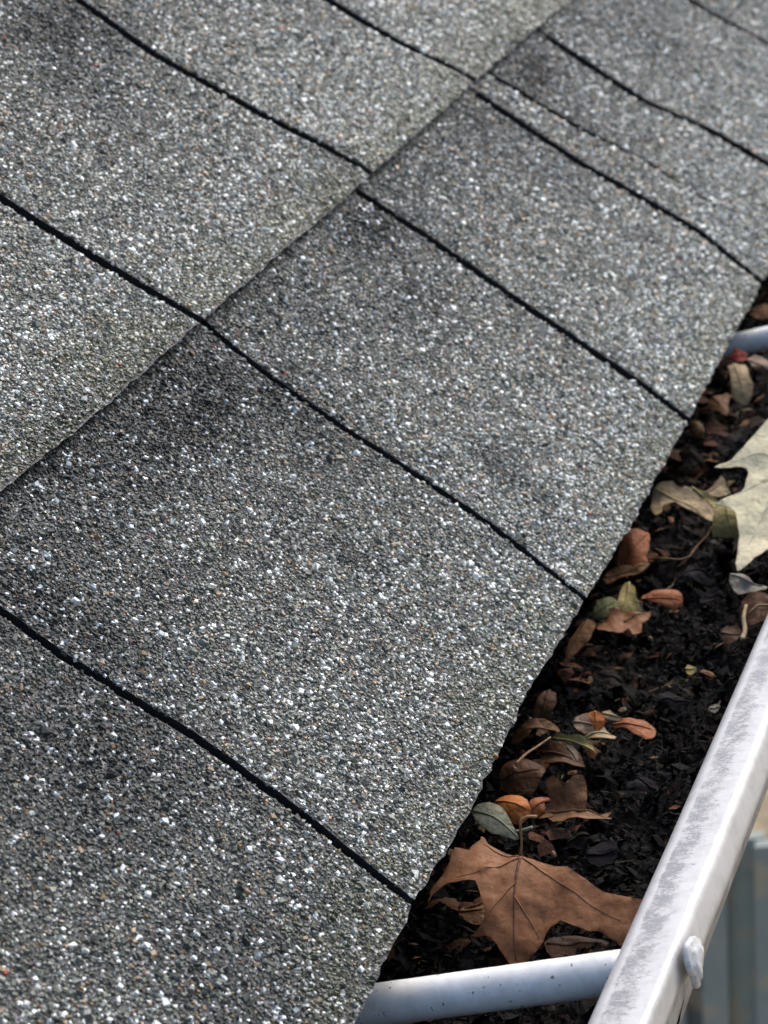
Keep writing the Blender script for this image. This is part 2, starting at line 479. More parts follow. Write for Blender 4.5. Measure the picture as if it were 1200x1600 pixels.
for c in range(3):
    for i in range(len(SLOTS[c]) - 1):
        key = (c, i); sa, sb = SLOTS[c][i], SLOTS[c][i + 1]
        WARP[key] = float(rng.uniform(-.0003, .0011))
        WARP[key] = {(0, 0): 0, (0, 1): .0003, (0, 2): .0005, (0, 3): .0010, (0, 4): .0011, (0, 5): .0011, (0, 6): .0014,
                     (1, 1): .0009, (1, 2): .0011, (1, 3): .0013, (1, 4): .0015}.get(key, WARP[key])
        # tab body: grid on the top face, skirt down its cut edges
        nu, nv = 56, 44
        tt = np.linspace(0, 1, nv); ss = np.linspace(0, 1, nu)
        vc = c * EXP + tt * (EXP + .035)
        V = np.zeros((nv, nu, 3)); VB = np.zeros((nv, nu, 3))
        for j in range(nv):
            v = vc[j]
            a = slot_u(sa, v) + slot_w(sa, v, c) / 2; b = slot_u(sb, v) - slot_w(sb, v, c) / 2
            u = a + (b - a) * ss
            le = low_edge(c, u)
            vv = le + (v - c * EXP) * (1 - (le - c * EXP) / (EXP + .035))
            w = tab_top(c, vv, u, key)
            V[j] = roof_pt(u, vv, w); VB[j] = roof_pt(u, vv + (.0008 if j == 0 else 0), w - TH + .0001)
        top = V.reshape(-1, 3); bot = VB.reshape(-1, 3); n = len(top)
        idx = np.arange(n).reshape(nv, nu)
        ring = np.concatenate([idx[0, :], idx[1:, -1], idx[-1, -2::-1], idx[-2:0:-1, 0]])
        nxt = np.roll(ring, -1)
        side = np.stack([ring, ring + n, nxt + n, nxt], -1)
        gf = grid_faces(nu, nv)
        F = np.concatenate([gf, gf[:, ::-1] + n, side])
        me = mesh_np('shingle_tab', np.concatenate([top, bot]), F, m_asph, False)
        me.materials.append(m_edge)
        mi = np.zeros(len(F), np.int32); mi[len(gf):] = 1
        me.polygons.foreach_set('material_index', mi)
        tab = obj('shingle_tab', me, roof)
        g = granule_field(c, key, sa, sb)
        if g is not None:
            gme = mesh_np('granules', g[0], g[1], m_gran, False, g[2])
            obj('granules', gme, tab, 'stuff')
            NG += len(g[0]) // 8
print('granules', NG)
# layer below the slots, and the deck
uu = np.linspace(-.42, 1.46, 60)
for c in range(3):
    vv = np.linspace(c * EXP + .003, (c + 1) * EXP + .02, 8)
    U, Vv = np.meshgrid(uu, vv)
    W = TH * (1 - (Vv - c * EXP) / EXP) - .0008
    obj('underlay_strip', mesh_np('underlay_strip', roof_pt(U, Vv, W).reshape(-1, 3), grid_faces(60, 8), m_under), roof)
def slab(name, u0, u1, v0, v1, w0, w1, mat):
    V = [roof_pt(u, v, w) for w in (w0, w1) for v in (v0, v1) for u in (u0, u1)]
    F = [(0, 2, 3, 1), (4, 5, 7, 6), (0, 1, 5, 4), (2, 6, 7, 3), (0, 4, 6, 2), (1, 3, 7, 5)]
    return obj(name, mesh_np(name, V, F, mat), roof)
slab('roof_deck', -.42, 1.46, .014, .62, -.014, -.0016, m_wood)
obj('fascia_board', box_mesh('fascia_board', (-.42, .062, -.17), (1.46, .082, .036), m_wood), roof)
obj('soffit', box_mesh('soffit', (-.42, .0825, -.17), (1.46, .45, -.155), m_wood), roof)

# ------------------------------------------------------------------ gutter
YAW = -.036            # the run opens slightly away from the eave
gut = empty('rain_gutter', (0, 0, -.085))
tag(gut, 'white painted metal rain gutter below the roof edge, clogged with leaves', 'gutter')

def sheet(name, prof, wts, acr, mat, thick, parent, xs, dent=None):
    P = np.array(prof); n = len(P); T = np.zeros_like(P)
    T[1:-1] = P[2:] - P[:-2]; T[0] = P[1] - P[0]; T[-1] = P[-1] - P[-2]
    T /= np.linalg.norm(T, axis=1)[:, None]
    Q = P + np.stack([-T[:, 1], T[:, 0]], -1) * thick
    loop = np.concatenate([P, Q[::-1]]); wl = np.concatenate([wts, wts[::-1]]); al = np.concatenate([acr, acr[::-1]])
    m = len(loop); V = []; A = []
    for x in xs:
        y = loop[:, 0] + YAW * x * wl; z = loop[:, 1].copy()
        if dent is not None: y, z = dent(x, y, z, al)
        V.append(np.stack([np.full(m, x), y, z], -1)); A.append(al)
    V = np.concatenate(V); A = np.concatenate(A)
    k = np.arange(m); k2 = (k + 1) % m; F = []
    for i in range(len(xs) - 1):
        F.append(np.stack([i * m + k, (i + 1) * m + k, (i + 1) * m + k2, i * m + k2], -1))
    me = mesh_np(name, V, np.concatenate(F), mat, True, None, A)
    return keep_parent(obj(name, me), parent)

def round_poly(pts, r, k=5):
    out = [np.array(pts[0], float)]
    for i in range(1, len(pts) - 1):
        p = np.array(pts[i], float); a = np.array(pts[i - 1], float) - p; b = np.array(pts[i + 1], float) - p
        ri = r[i] if isinstance(r, (list, tuple)) else r
        ri = min(ri, .45 * np.linalg.norm(a), .45 * np.linalg.norm(b))
        a = p + a / np.linalg.norm(a) * ri; b = p + b / np.linalg.norm(b) * ri
        for t in np.linspace(0, 1, k):
            out.append((1 - t) ** 2 * a + 2 * t * (1 - t) * p + t * t * b)
    out.append(np.array(pts[-1], float))
    return np.array(out)

lip = round_poly([(-.0565, -.0150), (-.0535, -.0060), (-.0560, -.0036), (-.0695, -.0036), (-.0712, -.0118), (-.0690, -.0158), (-.0640, -.0175)],
                 [0, .002, .0022, .0022, .0025, .002, 0], 6)
acr = (lip[:, 0] - (-.0535)) / (-.0712 + .0535)
seg = np.concatenate([[0], np.cumsum(np.linalg.norm(np.diff(lip, axis=0), axis=1))]); seg /= seg[-1]
SPX = -.021            # where the near spike passes through the lip
def lip_dent(x, y, z, a):
    # pinched in just before the spike head, otherwise gently wavy
    pin = float(sstep(SPX + .012, SPX - .006, x) * sstep(SPX - .09, SPX - .02, x))
    y = y + pin * .0021 * sstep(.52, .8, a)
    k = .00035 * vnoise(x * 45, .3, 2) + .0005 * vnoise(x * 11, 1.3, 4)
    return y + k * sstep(.2, .8, a), z + .0004 * vnoise(x * 16 + a * .8, 3.3, 6)
xs = np.concatenate([np.arange(-.42, .32, .0022), np.linspace(.325, 1.46, 120)])
sheet('front_lip', lip, np.ones(len(lip)), seg, m_lip, .0007, gut, xs, lip_dent)
front = round_poly([(-.0605, -.0140), (-.0598, -.0260), (-.0560, -.044), (-.040, -.060), (-.034, -.078), (-.034, -.088), (.060, -.088), (.060, .004)], .006, 5)
wts = np.clip((.06 - front[:, 0]) / .115, 0, 1)
sheet('trough', front, wts, np.linspace(0, 1, len(front)), m_trough, .0006, gut, np.linspace(-.42, 1.46, 40))

# ------------------------------------------------------------------ spikes with their ferrules
m_head, N, L, B = new_mat('spike_head_paint')
nn = noise(N, L, 600, 4, .7, objco(N)); r_ = ramp(N, [(.36, (.28, .28, .28)), (.48, (.46, .465, .465)), (.7, (.54, .545, .545))])
L.new(nn.outputs['Fac'], r_.inputs['Fac']); L.new(r_.outputs['Color'], B.inputs['Base Color']); B.inputs['Roughness'].default_value = .5
bump(N, L, B, nn.outputs['Fac'], .35, .0003)

def spike(x, label):
    yl = -.0545 + YAW * x
    e = empty('gutter_spike', (x, yl, -.0105))
    tag(e, label, 'gutter spike', 'spikes and ferrules across the gutter')
    d = np.array([0.0, 1.0, -.078]); d /= np.linalg.norm(d)
    a = np.array([x, yl - .0012, -.0106])
    n = 40; ts = np.linspace(0, .116, n)
    pts = a + ts[:, None] * d
    rad = np.full(n, .0053) * (1 + .012 * vnoise(ts * 300, x * 10, 12))
    tm = tube_mesh('ferrule_tube', pts, rad, m_alu, 40)
    keep_parent(obj('ferrule_tube', tm), e)
    # driven head outside the lip: a battered disc with a bevelled crown
    hc = np.array([x, -.0716 + YAW * x, -.0092])
    prof = [(0.0, .0017), (.0022, .0017), (.0040, .0015), (.0043, .0009), (.0056, .0008), (.0061, .0003), (.0061, -.0004), (.0058, -.0009), (.0026, -.0012), (.0022, -.0012)]
    seg_ = 26; V = []; F = []
    for (r, h) in prof:
        for k in range(seg_):
            an = 2 * math.pi * k / seg_
            rr_ = r * (1 + .07 * math.sin(3 * an + 1.0) + .05 * math.sin(7 * an + x * 9))
            hh = h + .0005 * math.sin(2 * an + .6) * (r / .006)
            V.append(hc + np.array([rr_ * math.cos(an), -hh, rr_ * math.sin(an)]))
    for i in range(len(prof) - 1):
        for k in range(seg_):
            k2 = (k + 1) % seg_
            F.append((i * seg_ + k, (i + 1) * seg_ + k, (i + 1) * seg_ + k2, i * seg_ + k2))
    F.append(tuple((len(prof) - 1) * seg_ + k for k in range(seg_)))
    hm = mesh_np('spike_head', V, F, m_head, True)
    keep_parent(obj('spike_head', hm), e)
    return e
spike(SPX, 'near aluminium spike tube crossing the gutter below the brown maple leaf')
spike(.562, 'far aluminium spike tube crossing the gutter at the right edge, beyond the pale leaf')

# ------------------------------------------------------------------ leaf mould filling the gutter
ZD = -.030
def mulch_z(x, y):
    x = np.asarray(x); y = np.asarray(y)
    return ZD - .004 + .0055 * fbm(x * 45, y * 45, 3, 3) + .0034 * fbm(x * 170, y * 170, 13, 3) + .004 * sstep(-.01, .02, y)
nx, ny = 640, 74
gx = np.linspace(-.16, 1.12, nx); gy = np.linspace(-.085, .056, ny)
X, Y = np.meshgrid(gx, gy)
Yy = Y + YAW * X * np.clip((.056 - Y) / .11, 0, 1) * .98
Yy = np.maximum(Yy, -.0575 + YAW * X)
Z = mulch_z(X, Yy)
V0 = np.stack([X, Yy, Z], -1).reshape(-1, 3)
tone = .003 + .003 * (fbm(X * 60, Y * 60, 23, 3).ravel() + 1) / 2
C0 = np.stack([tone * 1.1, tone, tone * .92], -1)
F0 = grid_faces(nx, ny)
nf = 42000
fx = np.concatenate([rng.uniform(-.10, .45, nf * 2 // 3), rng.uniform(.45, 1.0, nf - nf * 2 // 3)])
fy = rng.uniform(-.056, .045, nf)
fy = fy + YAW * fx * np.clip((.056 - fy) / .11, 0, 1)
sz = .00085 * np.exp(rng.normal(0, .5, nf)); sz = np.clip(sz, .0004, .0040)
fz = mulch_z(fx, fy) + rng.uniform(0, .0022, nf) + sz * .2
yaw = rng.uniform(0, 2 * np.pi, nf); elon = rng.uniform(.35, 1.0, nf)
# a flake: six corners, bent down the middle
base = np.array([(-1, -.5, 0), (0, -.75, 0), (1, -.45, 0), (1, .5, 0), (0, .7, 0), (-1, .45, 0)])
fl = np.tile(base[None], (nf, 1, 1)) + rng.normal(0, .22, (nf, 6, 3)) * np.array([1, 1, .55])
fl[..., 1] *= elon[:, None]
fl[:, [1, 4], 2] += rng.normal(.25, .3, (nf, 1))
fl *= sz[:, None, None]
tx = rng.normal(0, .5, nf)[:, None]; ty = rng.normal(0, .5, nf)[:, None]
fl[..., 2] += np.clip(tx * fl[..., 0] + ty * fl[..., 1], -.004, .004)
cx_, sx_ = np.cos(yaw)[:, None], np.sin(yaw)[:, None]
VX = fx[:, None] + fl[..., 0] * cx_ - fl[..., 1] * sx_; VY = fy[:, None] + fl[..., 0] * sx_ + fl[..., 1] * cx_
VY = np.maximum(VY, -.0575 + YAW * VX)
V1 = np.stack([VX, VY, fz[:, None] + fl[..., 2]], -1).reshape(-1, 3)
F1 = (np.array([[0, 1, 4, 5], [1, 2, 3, 4]])[None] + 6 * np.arange(nf)[:, None, None]).reshape(-1, 4) + len(V0)
k = rng.random(nf)
g = rng.uniform(.002, .0075, nf)
C1 = np.stack([g * 1.08, g, g * .92], -1)
b = k < .16; C1[b] = np.stack([g * 2.6, g * 1.5, g * .9], -1)[b]
b = k > .90; C1[b] = np.stack([g * 1.6, g * 1.65, g * 1.75], -1)[b]
b = k > .99; C1[b] = np.stack([g * 8, g * 6.8, g * 5.2], -1)[b]
# torn brown bits matted into the mould, thickest along the eave
LV, LF, LC = [], [], []
base_i = len(V0) + len(V1)
for q in range(520):
    x = random.uniform(-.06, .75); e = random.random()
    y = (random.gauss(.014, .012) if e < .7 else random.uniform(-.05, .03)) + YAW * x * .5
    y = max(y, -.052 + YAW * x)
    s_ = random.uniform(.0018, .0058) * (1 if e < .7 else .6); k = random.randint(5, 8)
    z0 = float(mulch_z(x, y)) + random.uniform(.0005, .005 if e < .7 else .002)
    tl, td = random.gauss(0, .35), random.gauss(0, .35); cu = random.uniform(-90, 90); a0 = random.uniform(0, 6.3)
    hue = random.choice([(.10, .045, .024), (.14, .065, .035), (.055, .024, .015), (.045, .02, .014), (.19, .10, .055), (.03, .018, .014), (.17, .12, .065)])
    i = base_i + len(LV); LV.append((x, y, z0 + .0005)); LC.append(hue)
    for j in range(k):
        an = 2 * math.pi * j / k; r = s_ * random.uniform(.5, 1.15)
        dx, dy = r * math.cos(an), r * .7 * math.sin(an)
        dx, dy = dx * math.cos(a0) - dy * math.sin(a0), dx * math.sin(a0) + dy * math.cos(a0)
        LV.append((x + dx, max(y + dy, -.0565 + YAW * x), z0 + tl * dx + td * dy + cu * dx * dx)); LC.append(tuple(c * random.uniform(.75, 1.15) for c in hue))
    for j in range(k):
        LF.append((i, i + 1 + j, i + 1 + (j + 1) % k, i + 1 + (j + 1) % k))
# fibres and needle ends
for q in range(260):
    x = random.uniform(-.06, .7); y = max(random.uniform(-.05, .03) + YAW * x * .5, -.05 + YAW * x); z0 = float(mulch_z(x, y)) + random.uniform(.001, .0025)
    a0 = random.uniform(0, 6.3); ln = random.uniform(.003, .012); w_ = random.uniform(.00012, .0003); bd = random.uniform(-.0015, .0015)
    hue = random.choice([(.06, .035, .02), (.10, .07, .04), (.20, .15, .09), (.03, .02, .015)])
    c0, s0 = math.cos(a0), math.sin(a0); i = base_i + len(LV)
    for t in (-.5, 0, .5):
        for sg in (-1, 1):
            ox = ln * t; oy = sg * w_ + bd * (1 - 4 * t * t)
            LV.append((x + ox * c0 - oy * s0, max(y + ox * s0 + oy * c0, -.0565 + YAW * x), z0 + sg * .0001 + .0006 * t)); LC.append(hue)
    LF += [(i, i + 1, i + 3, i + 2), (i + 2, i + 3, i + 5, i + 4)]
# granules washed off the shingles
for q in range(900):
    x = random.uniform(-.07, .6); y = max(random.uniform(-.05, .03) + YAW * x * .5, -.052 + YAW * x); z0 = float(mulch_z(x, y)) + .0008
    r = random.uniform(.0003, .0007); g_ = random.choice([.02, .03, .05, .05, .10, .28]); i = base_i + len(LV)
    for (a, b, c) in ((1, 0, 0), (0, 1, 0), (-1, 0, 0), (0, -1, 0), (0, 0, 1)):
        LV.append((x + a * r * random.uniform(.7, 1.3), y + b * r * random.uniform(.7, 1.3), z0 + c * r)); LC.append((g_, g_, g_ * .95))
    LF += [(i, i + 1, i + 4, i + 4), (i + 1, i + 2, i + 4, i + 4), (i + 2, i + 3, i + 4, i + 4), (i + 3, i, i + 4, i + 4)]
tri = [f[:3] if f[2] == f[3] else f for f in LF]
lit = obj('leaf_litter', mesh_np('leaf_litter', [tuple(p) for p in np.zeros((base_i, 3))[:0]] + LV, [tuple(j - base_i for j in f) for f in tri], m_mulch, False, np.array(LC)), None, 'stuff')
tag(lit, 'torn brown leaf bits, fibres and loose grit matted on the black mould', 'leaf litter')
mul = obj('leaf_mould', mesh_np('leaf_mould', np.concatenate([V0, V1]), np.concatenate([F0, F1]), m_mulch, False,
          np.concatenate([C0, np.repeat(C1, 6, 0)])), None, 'stuff')
tag(mul, 'black wet mould of rotted leaves filling the gutter', 'leaf mould')

# ------------------------------------------------------------------ leaves lying in the gutter
def plane_uv(n):
    n = np.asarray(n, float); n = n / np.linalg.norm(n)
    a = np.cross([0, 1., 0], n); a /= np.linalg.norm(a)
    return n, a, np.cross(n, a)

def poly_inside(P, x, y):
    ins = np.zeros(np.shape(x), bool); n = len(P); j = n - 1
    for i in range(n):
        xi, yi = P[i]; xj, yj = P[j]
        cnd = ((yi > y) != (yj > y)) & (x < (xj - xi) * (y - yi) / (yj - yi + 1e-15) + xi)
        ins ^= cnd; j = i
    return ins

def soften(P, k=2):
    """subdivide an outline, keeping its corners"""
    P = np.array(P, float)
    for _ in range(k):
        Q = []
        n = len(P)
        for i in range(n):
            p0, p1, p2, p3 = P[i - 1], P[i], P[(i + 1) % n], P[(i + 2) % n]
            Q.append(p1); Q.append((-p0 + 9 * p1 + 9 * p2 - p3) / 16 if k < 9 else (p1 + p2) / 2)
        P = np.array(Q)
    return P

def thin_blade(V, faces, n, mat, th=.0003):
    """two smooth faces and a sharp rim of their own"""
    k = len(V); faces = [tuple(f) for f in faces]
    cnt = {}
    for f in faces:
        for i in range(len(f)):
            e = (f[i], f[(i + 1) % len(f)])
            cnt[e] = cnt.get(e, 0) + 1
    rim = [e for e in cnt if (e[1], e[0]) not in cnt]
    bnd = np.array(sorted({i for e in rim for i in e}))
    ed = np.min(np.linalg.norm(V[:, None] - V[bnd][None], axis=2), 1)
    VV = list(V) + [v - n * th for v in V]
    FF = faces + [tuple(i + k for i in f[::-1]) for f in faces]
    for a, b in rim:
        i = len(VV); VV += [V[a], V[b], V[b] - n * th, V[a] - n * th]
        FF.append((i + 3, i + 2, i + 1, i))
    ed = np.concatenate([ed, ed, np.zeros(len(VV) - 2 * k)]) / .004
    return mesh_np('blade', VV, FF, mat, True, None, ed)

SEED = [100]
def leaf(name, label, px, mat, z=ZD + .002, tilt=20, roll=0, curl=(0, 0, 0), wav=.0006, cat='leaf', group='fallen leaves in the gutter',
         veins=(), stem=None, vmat=None, smat=None, anchor=None, smooth=1, mid=True, stem_r=.0006, res=13):
    """a leaf lying where it fell: outline on a leaning plane that rests on the mould at its near edge"""
    SEED[0] += 1; sd_ = SEED[0]
    P = np.array(px, float)
    lr = random.Random(sd_)
    D_ = np.linalg.norm(P[:, None] - P[None], axis=2); ia_, ib_ = np.unravel_index(D_.argmax(), D_.shape)
    fdir = lr.uniform(0, math.pi); fold = lr.choice((-1, 1)) * lr.uniform(.12, .34) if res < 20 else .05
    a0 = P[np.argmax(P[:, 1])] if anchor is None else np.array(anchor, float)
    A = on_z(a0[0], a0[1], z)
    vd = np.array([FWD[0], FWD[1], 0]); vd /= np.linalg.norm(vd)
    side = np.array([-vd[1], vd[0], 0])
    t = math.radians(tilt); ro = math.radians(roll)
    n = -vd * math.sin(t) + side * math.sin(ro) + np.array([0, 0, math.cos(t)])
    n, e1, e2 = plane_uv(n)
    Q = soften(P, smooth) if smooth else P
    jit = np.array([(lr.gauss(0, .9), lr.gauss(0, .9)) for _ in Q]); Q = Q + jit
    W = np.array([on_plane(x, y, n, A) for x, y in Q])
    uv = np.stack([(W - A) @ e1, (W - A) @ e2], -1)
    lo, hi = uv.min(0), uv.max(0); ctr = (lo + hi) / 2; half = (hi - lo) / 2
    stp = max((hi - lo).max() / (res * 1.6), .0006)
    g1, g2 = np.meshgrid(np.arange(lo[0], hi[0], stp), np.arange(lo[1], hi[1], stp))
    ip = np.stack([g1.ravel(), g2.ravel()], -1) + rng.uniform(-.25, .25, (g1.size, 2)) * stp
    ins = poly_inside(uv, ip[:, 0], ip[:, 1])
    dmin = np.min(np.linalg.norm(ip[:, None] - uv[None], axis=2), 1) if len(ip) else np.zeros(0)
    ip = ip[ins & (dmin > stp * .45)]
    allp = [Vector(p) for p in np.concatenate([uv, ip])]
    m = len(uv)
    res_ = delaunay_2d_cdt(allp, [(i, (i + 1) % m) for i in range(m)], [], 1, 1e-7)
    vv = np.array([(v.x, v.y) for v in res_[0]])
    def lift(q):
        ab = (q - ctr) / half
        h = curl[0] * ab[:, 0] ** 2 + curl[1] * ab[:, 1] ** 2 + curl[2] * ab[:, 0] * ab[:, 1]
        h = h + wav * fbm(q[:, 0] * 70, q[:, 1] * 70, sd_, 3) * 2 + wav * .5 * fbm(q[:, 0] * 300, q[:, 1] * 300, sd_ + 5, 2)
        ca_, sa_ = math.cos(fdir), math.sin(fdir)
        h = h - fold * half.min() * (np.abs((ab[:, 0] * ca_ + ab[:, 1] * sa_)) - .3)
        return h
    def to3(q, off=0):
        return A + q[:, :1] * e1 + q[:, 1:] * e2 + (lift(q) + off)[:, None] * n
    V = to3(vv)
    if not len(veins) and mid:
        D = np.linalg.norm(P[:, None] - P[None], axis=2); ia, ib = np.unravel_index(D.argmax(), D.shape)
        pa, pb = P[ia], P[ib]; cm = P.mean(0)
        veins = [[tuple(pa * .93 + cm * .07), tuple((pa + pb) * .2 + cm * .6), tuple(pb * .8 + cm * .2)]]
    loc = V.mean(0); loc[2] = V[:, 2].min()
    me = thin_blade(V - loc, res_[2], n, mat)
    if veins or stem:
        root = empty(name, tuple(loc)); b = obj('blade', me, root)
    else:
        root = obj(name, me); root.location = loc; b = root
    for vn in veins:
        q = np.array([((on_plane(x, y, n, A) - A) @ e1, (on_plane(x, y, n, A) - A) @ e2) for x, y in soft_line(vn)])
        Pv = to3(q, .00012) - loc
        first = vn is veins[0]
        obj('vein', tube_mesh('vein', Pv, np.linspace(.00042, .00012, len(Pv)) * (1 if first else .5), (vmat or mat) if first else mat, 6), root)
    if stem:
        sp_ = np.array([on_plane(x, y, n, A + n * h) for x, y, h in stem])
        sp_ = catmull(sp_) - loc
        obj('stem', tube_mesh('stem', sp_, np.linspace(stem_r, stem_r * 1.5, len(sp_)), smat or vmat or mat, 8), root)
    tag(root, label, cat, group)
    return root

def soft_line(p):
    p = np.array(p, float)
    return catmull(p)

def catmull(P, k=6):
    P = np.array(P, float)
    if len(P) < 3:
        return np.array([P[0] + (P[-1] - P[0]) * t for t in np.linspace(0, 1, 8)])
    E_ = np.concatenate([[2 * P[0] - P[1]], P, [2 * P[-1] - P[-2]]]); out = []
    for i in range(1, len(E_) - 2):
        p0, p1, p2, p3 = E_[i - 1:i + 3]
        for t in np.arange(k) / k:
            out.append(.5 * (2 * p1 + (p2 - p0) * t + (2 * p0 - 5 * p1 + 4 * p2 - p3) * t * t + (3 * p1 - p0 - 3 * p2 + p3) * t ** 3))
    out.append(P[-1])
    return np.array(out)

m_maple = leaf_mat('maple_brown', (.165, .066, .030), (.265, .122, .056), (.32, .185, .095), 30, bmp=.3)
m_vein_d = leaf_mat('vein_dark', (.09, .035, .03), (.13, .06, .04))
m_stem = leaf_mat('stem_tan', (.22, .125, .06), (.28, .17, .085))
m_pale = leaf_mat('maple_pale', (.52, .47, .30), (.64, .56, .37), (.54, .36, .24), 22, bmp=.35, margin=.35)
m_paleb = leaf_mat('pale_vein', (.55, .52, .38), (.62, .58, .42))
m_sage = leaf_mat('leaf_sage', (.185, .185, .125), (.245, .24, .17), None, 70)
m_orange = leaf_mat('leaf_orange', (.30, .085, .02), (.40, .14, .035), None, 60)
m_rust = leaf_mat('leaf_rust', (.23, .07, .025), (.32, .115, .045), None, 60)
m_brown = leaf_mat('leaf_brown', (.11, .048, .02), (.19, .095, .042), None, 60)
m_umber = leaf_mat('leaf_umber', (.05, .021, .010), (.09, .041, .018), None, 60)
m_tan = leaf_mat('leaf_tan', (.30, .21, .10), (.42, .32, .19), None, 60)
m_yellow = leaf_mat('leaf_yellow', (.34, .25, .08), (.44, .35, .14), None, 60)
m_olive = leaf_mat('leaf_olive', (.20, .16, .055), (.28, .225, .09), None, 60)
m_green = leaf_mat('leaf_green', (.175, .165, .065), (.23, .22, .095), None, 60)
m_plum = leaf_mat('leaf_plum', (.008, .007, .008), (.017, .015, .017), None, 60, .8, .06)
m_black = leaf_mat('leaf_blackened', (.006, .005, .005), (.016, .012, .010), None, 80, .8, .06)
m_red = leaf_mat('leaf_red', (.22, .03, .02), (.32, .06, .04), None, 60)
m_pink = leaf_mat('leaf_pinkish', (.23, .15, .10), (.31, .215, .155), None, 60)
m_grey = leaf_mat('leaf_greyed', (.15, .13, .10), (.28, .25, .19), None, 80)

leaf('maple_leaf', 'large brown maple leaf with dark midrib lying against the near spike tube',
     [(748, 1290), (757, 1303), (765, 1312), (790, 1325), (815, 1334), (850, 1346), (884, 1357), (890, 1358), (893, 1361), (918, 1378), (945, 1394), (990, 1408), (1012, 1420),
      (1012, 1445), (992, 1464), (968, 1470), (950, 1460), (930, 1449), (905, 1447), (880, 1436), (868, 1437), (850, 1448), (845, 1460), (825, 1478), (800, 1493), (785, 1480),
      (772, 1462), (755, 1453), (734, 1455), (748, 1443), (758, 1428), (753, 1405), (745, 1381), (725, 1381), (705, 1384), (688, 1394), (672, 1417), (678, 1398),
      (692, 1372), (703, 1348), (712, 1327), (730, 1325), (738, 1310), (747, 1300)],
     m_maple, z=ZD + .004, tilt=24, roll=3, curl=(-.0065, .0035, .0015), wav=.0013, res=26, smooth=1,
     veins=[[(813, 1335), (806, 1380), (801, 1430), (800, 1480)], [(812, 1338), (790, 1352), (755, 1362), (715, 1375)], [(813, 1336), (860, 1370), (910, 1405), (970, 1440)],
            [(812, 1336), (775, 1325), (752, 1308)], [(806, 1380), (780, 1410), (755, 1440)], [(804, 1400), (825, 1430), (840, 1455)]],
     stem=[(813, 1337, .0006), (815, 1318, .004), (813, 1295, .008), (815, 1281, .010), (826, 1276, .010), (838, 1276, .009)], vmat=m_vein_d, smat=m_stem, stem_r=.00032)
leaf('oval_leaf', 'small grey-green oval leaf touching the roof edge above the maple leaf',
     [(736, 1268), (740, 1253), (753, 1246), (773, 1252), (790, 1268), (800, 1284), (809, 1300), (790, 1301), (768, 1296), (752, 1288), (743, 1278)],
     m_sage, z=ZD + .013, tilt=22, curl=(-.0012, -.001, 0), wav=.0004, veins=[[(738, 1262), (770, 1276), (808, 1299)]], stem=[(806, 1299, .0003), (818, 1297, .0006), (832, 1293, .001)], stem_r=.0004)
leaf('oval_leaf', 'bright orange rounded leaf tucked behind the grey-green oval leaf',
     [(773, 1247), (777, 1237), (790, 1232), (805, 1233), (818, 1239), (825, 1247), (828, 1262), (815, 1275), (800, 1280), (785, 1268), (776, 1258)],
     m_orange, z=ZD + .011, tilt=32, curl=(-.0015, -.002, 0))
leaf('crumpled_leaf', 'crumpled brown leaf with torn edges right of the orange leaf',
     [(835, 1262), (848, 1255), (858, 1245), (853, 1228), (868, 1224), (885, 1233), (900, 1226), (918, 1225), (917, 1240), (914, 1258), (925, 1265), (942, 1257), (955, 1250), (946, 1262),
      (958, 1266), (935, 1275), (915, 1283), (898, 1292), (880, 1292), (866, 1288), (856, 1277), (866, 1272), (842, 1275)],
     m_brown, z=ZD + .004, tilt=24, curl=(.002, -.004, .002), wav=.0022, res=18)
leaf('torn_leaf', 'dull brown scrap with a red tip between the orange and crumpled leaves',
     [(826, 1258), (838, 1246), (852, 1244), (862, 1250), (852, 1258), (850, 1272), (836, 1276), (828, 1270)],
     m_rust, z=ZD + .006, tilt=25, wav=.0012)
leaf('oblong_leaf', 'reddish-tan blunt leaf standing alone on the black mould',
     [(955, 1125), (972, 1121), (995, 1121), (1015, 1126), (1025, 1136), (1021, 1148), (1008, 1155), (992, 1148), (978, 1137), (962, 1131)],
     m_rust, z=ZD + .004, tilt=26, curl=(0, -.002, 0), wav=.0008)
leaf('curled_leaf', 'tan pointed scrap touching the tip of the reddish-tan leaf',
     [(940, 1113), (948, 1108), (958, 1113), (970, 1120), (960, 1124), (948, 1121)], m_tan, z=ZD + .005, tilt=30, wav=.0005)
leaf('torn_leaf', 'tan star-shaped torn leaf left of the reddish-tan leaf',
     [(907, 1150), (925, 1140), (935, 1132), (938, 1120), (944, 1135), (950, 1142), (960, 1146), (957, 1154), (940, 1155), (922, 1153)],
     m_tan, z=ZD + .006, tilt=30, curl=(0, -.002, 0), wav=.001)
leaf('torn_leaf', 'mauve-brown leaf piece behind the tan star-shaped leaf',
     [(895, 1128), (905, 1118), (920, 1116), (930, 1125), (936, 1136), (922, 1146), (908, 1146), (898, 1138)], m_pink, z=ZD + .006, tilt=35, wav=.001)
leaf('torn_leaf', 'orange-brown fragment above the tan star-shaped leaf',
     [(918, 1116), (930, 1110), (943, 1115), (942, 1130), (930, 1138), (924, 1125)], m_orange, z=ZD + .009, tilt=35, wav=.0008)
leaf('twisted_leaf', 'narrow yellowish twisted leaf below the tan star-shaped leaf',
     [(861, 1148), (872, 1144), (888, 1149), (905, 1152), (922, 1156), (926, 1163), (932, 1175), (920, 1168), (905, 1162), (890, 1160), (872, 1154)],
     m_olive, z=ZD + .007, tilt=35, curl=(.001, -.002, 0), wav=.0008)
leaf('curled_leaf', 'brown curled leaf with pale rim beside the roof edge',
     [(795, 1150), (812, 1135), (832, 1128), (852, 1127), (870, 1131), (872, 1138), (858, 1140), (848, 1150), (838, 1152), (842, 1142), (825, 1152), (808, 1160)],
     m_brown, z=ZD + .010, tilt=28, curl=(0, -.003, 0), wav=.0014)
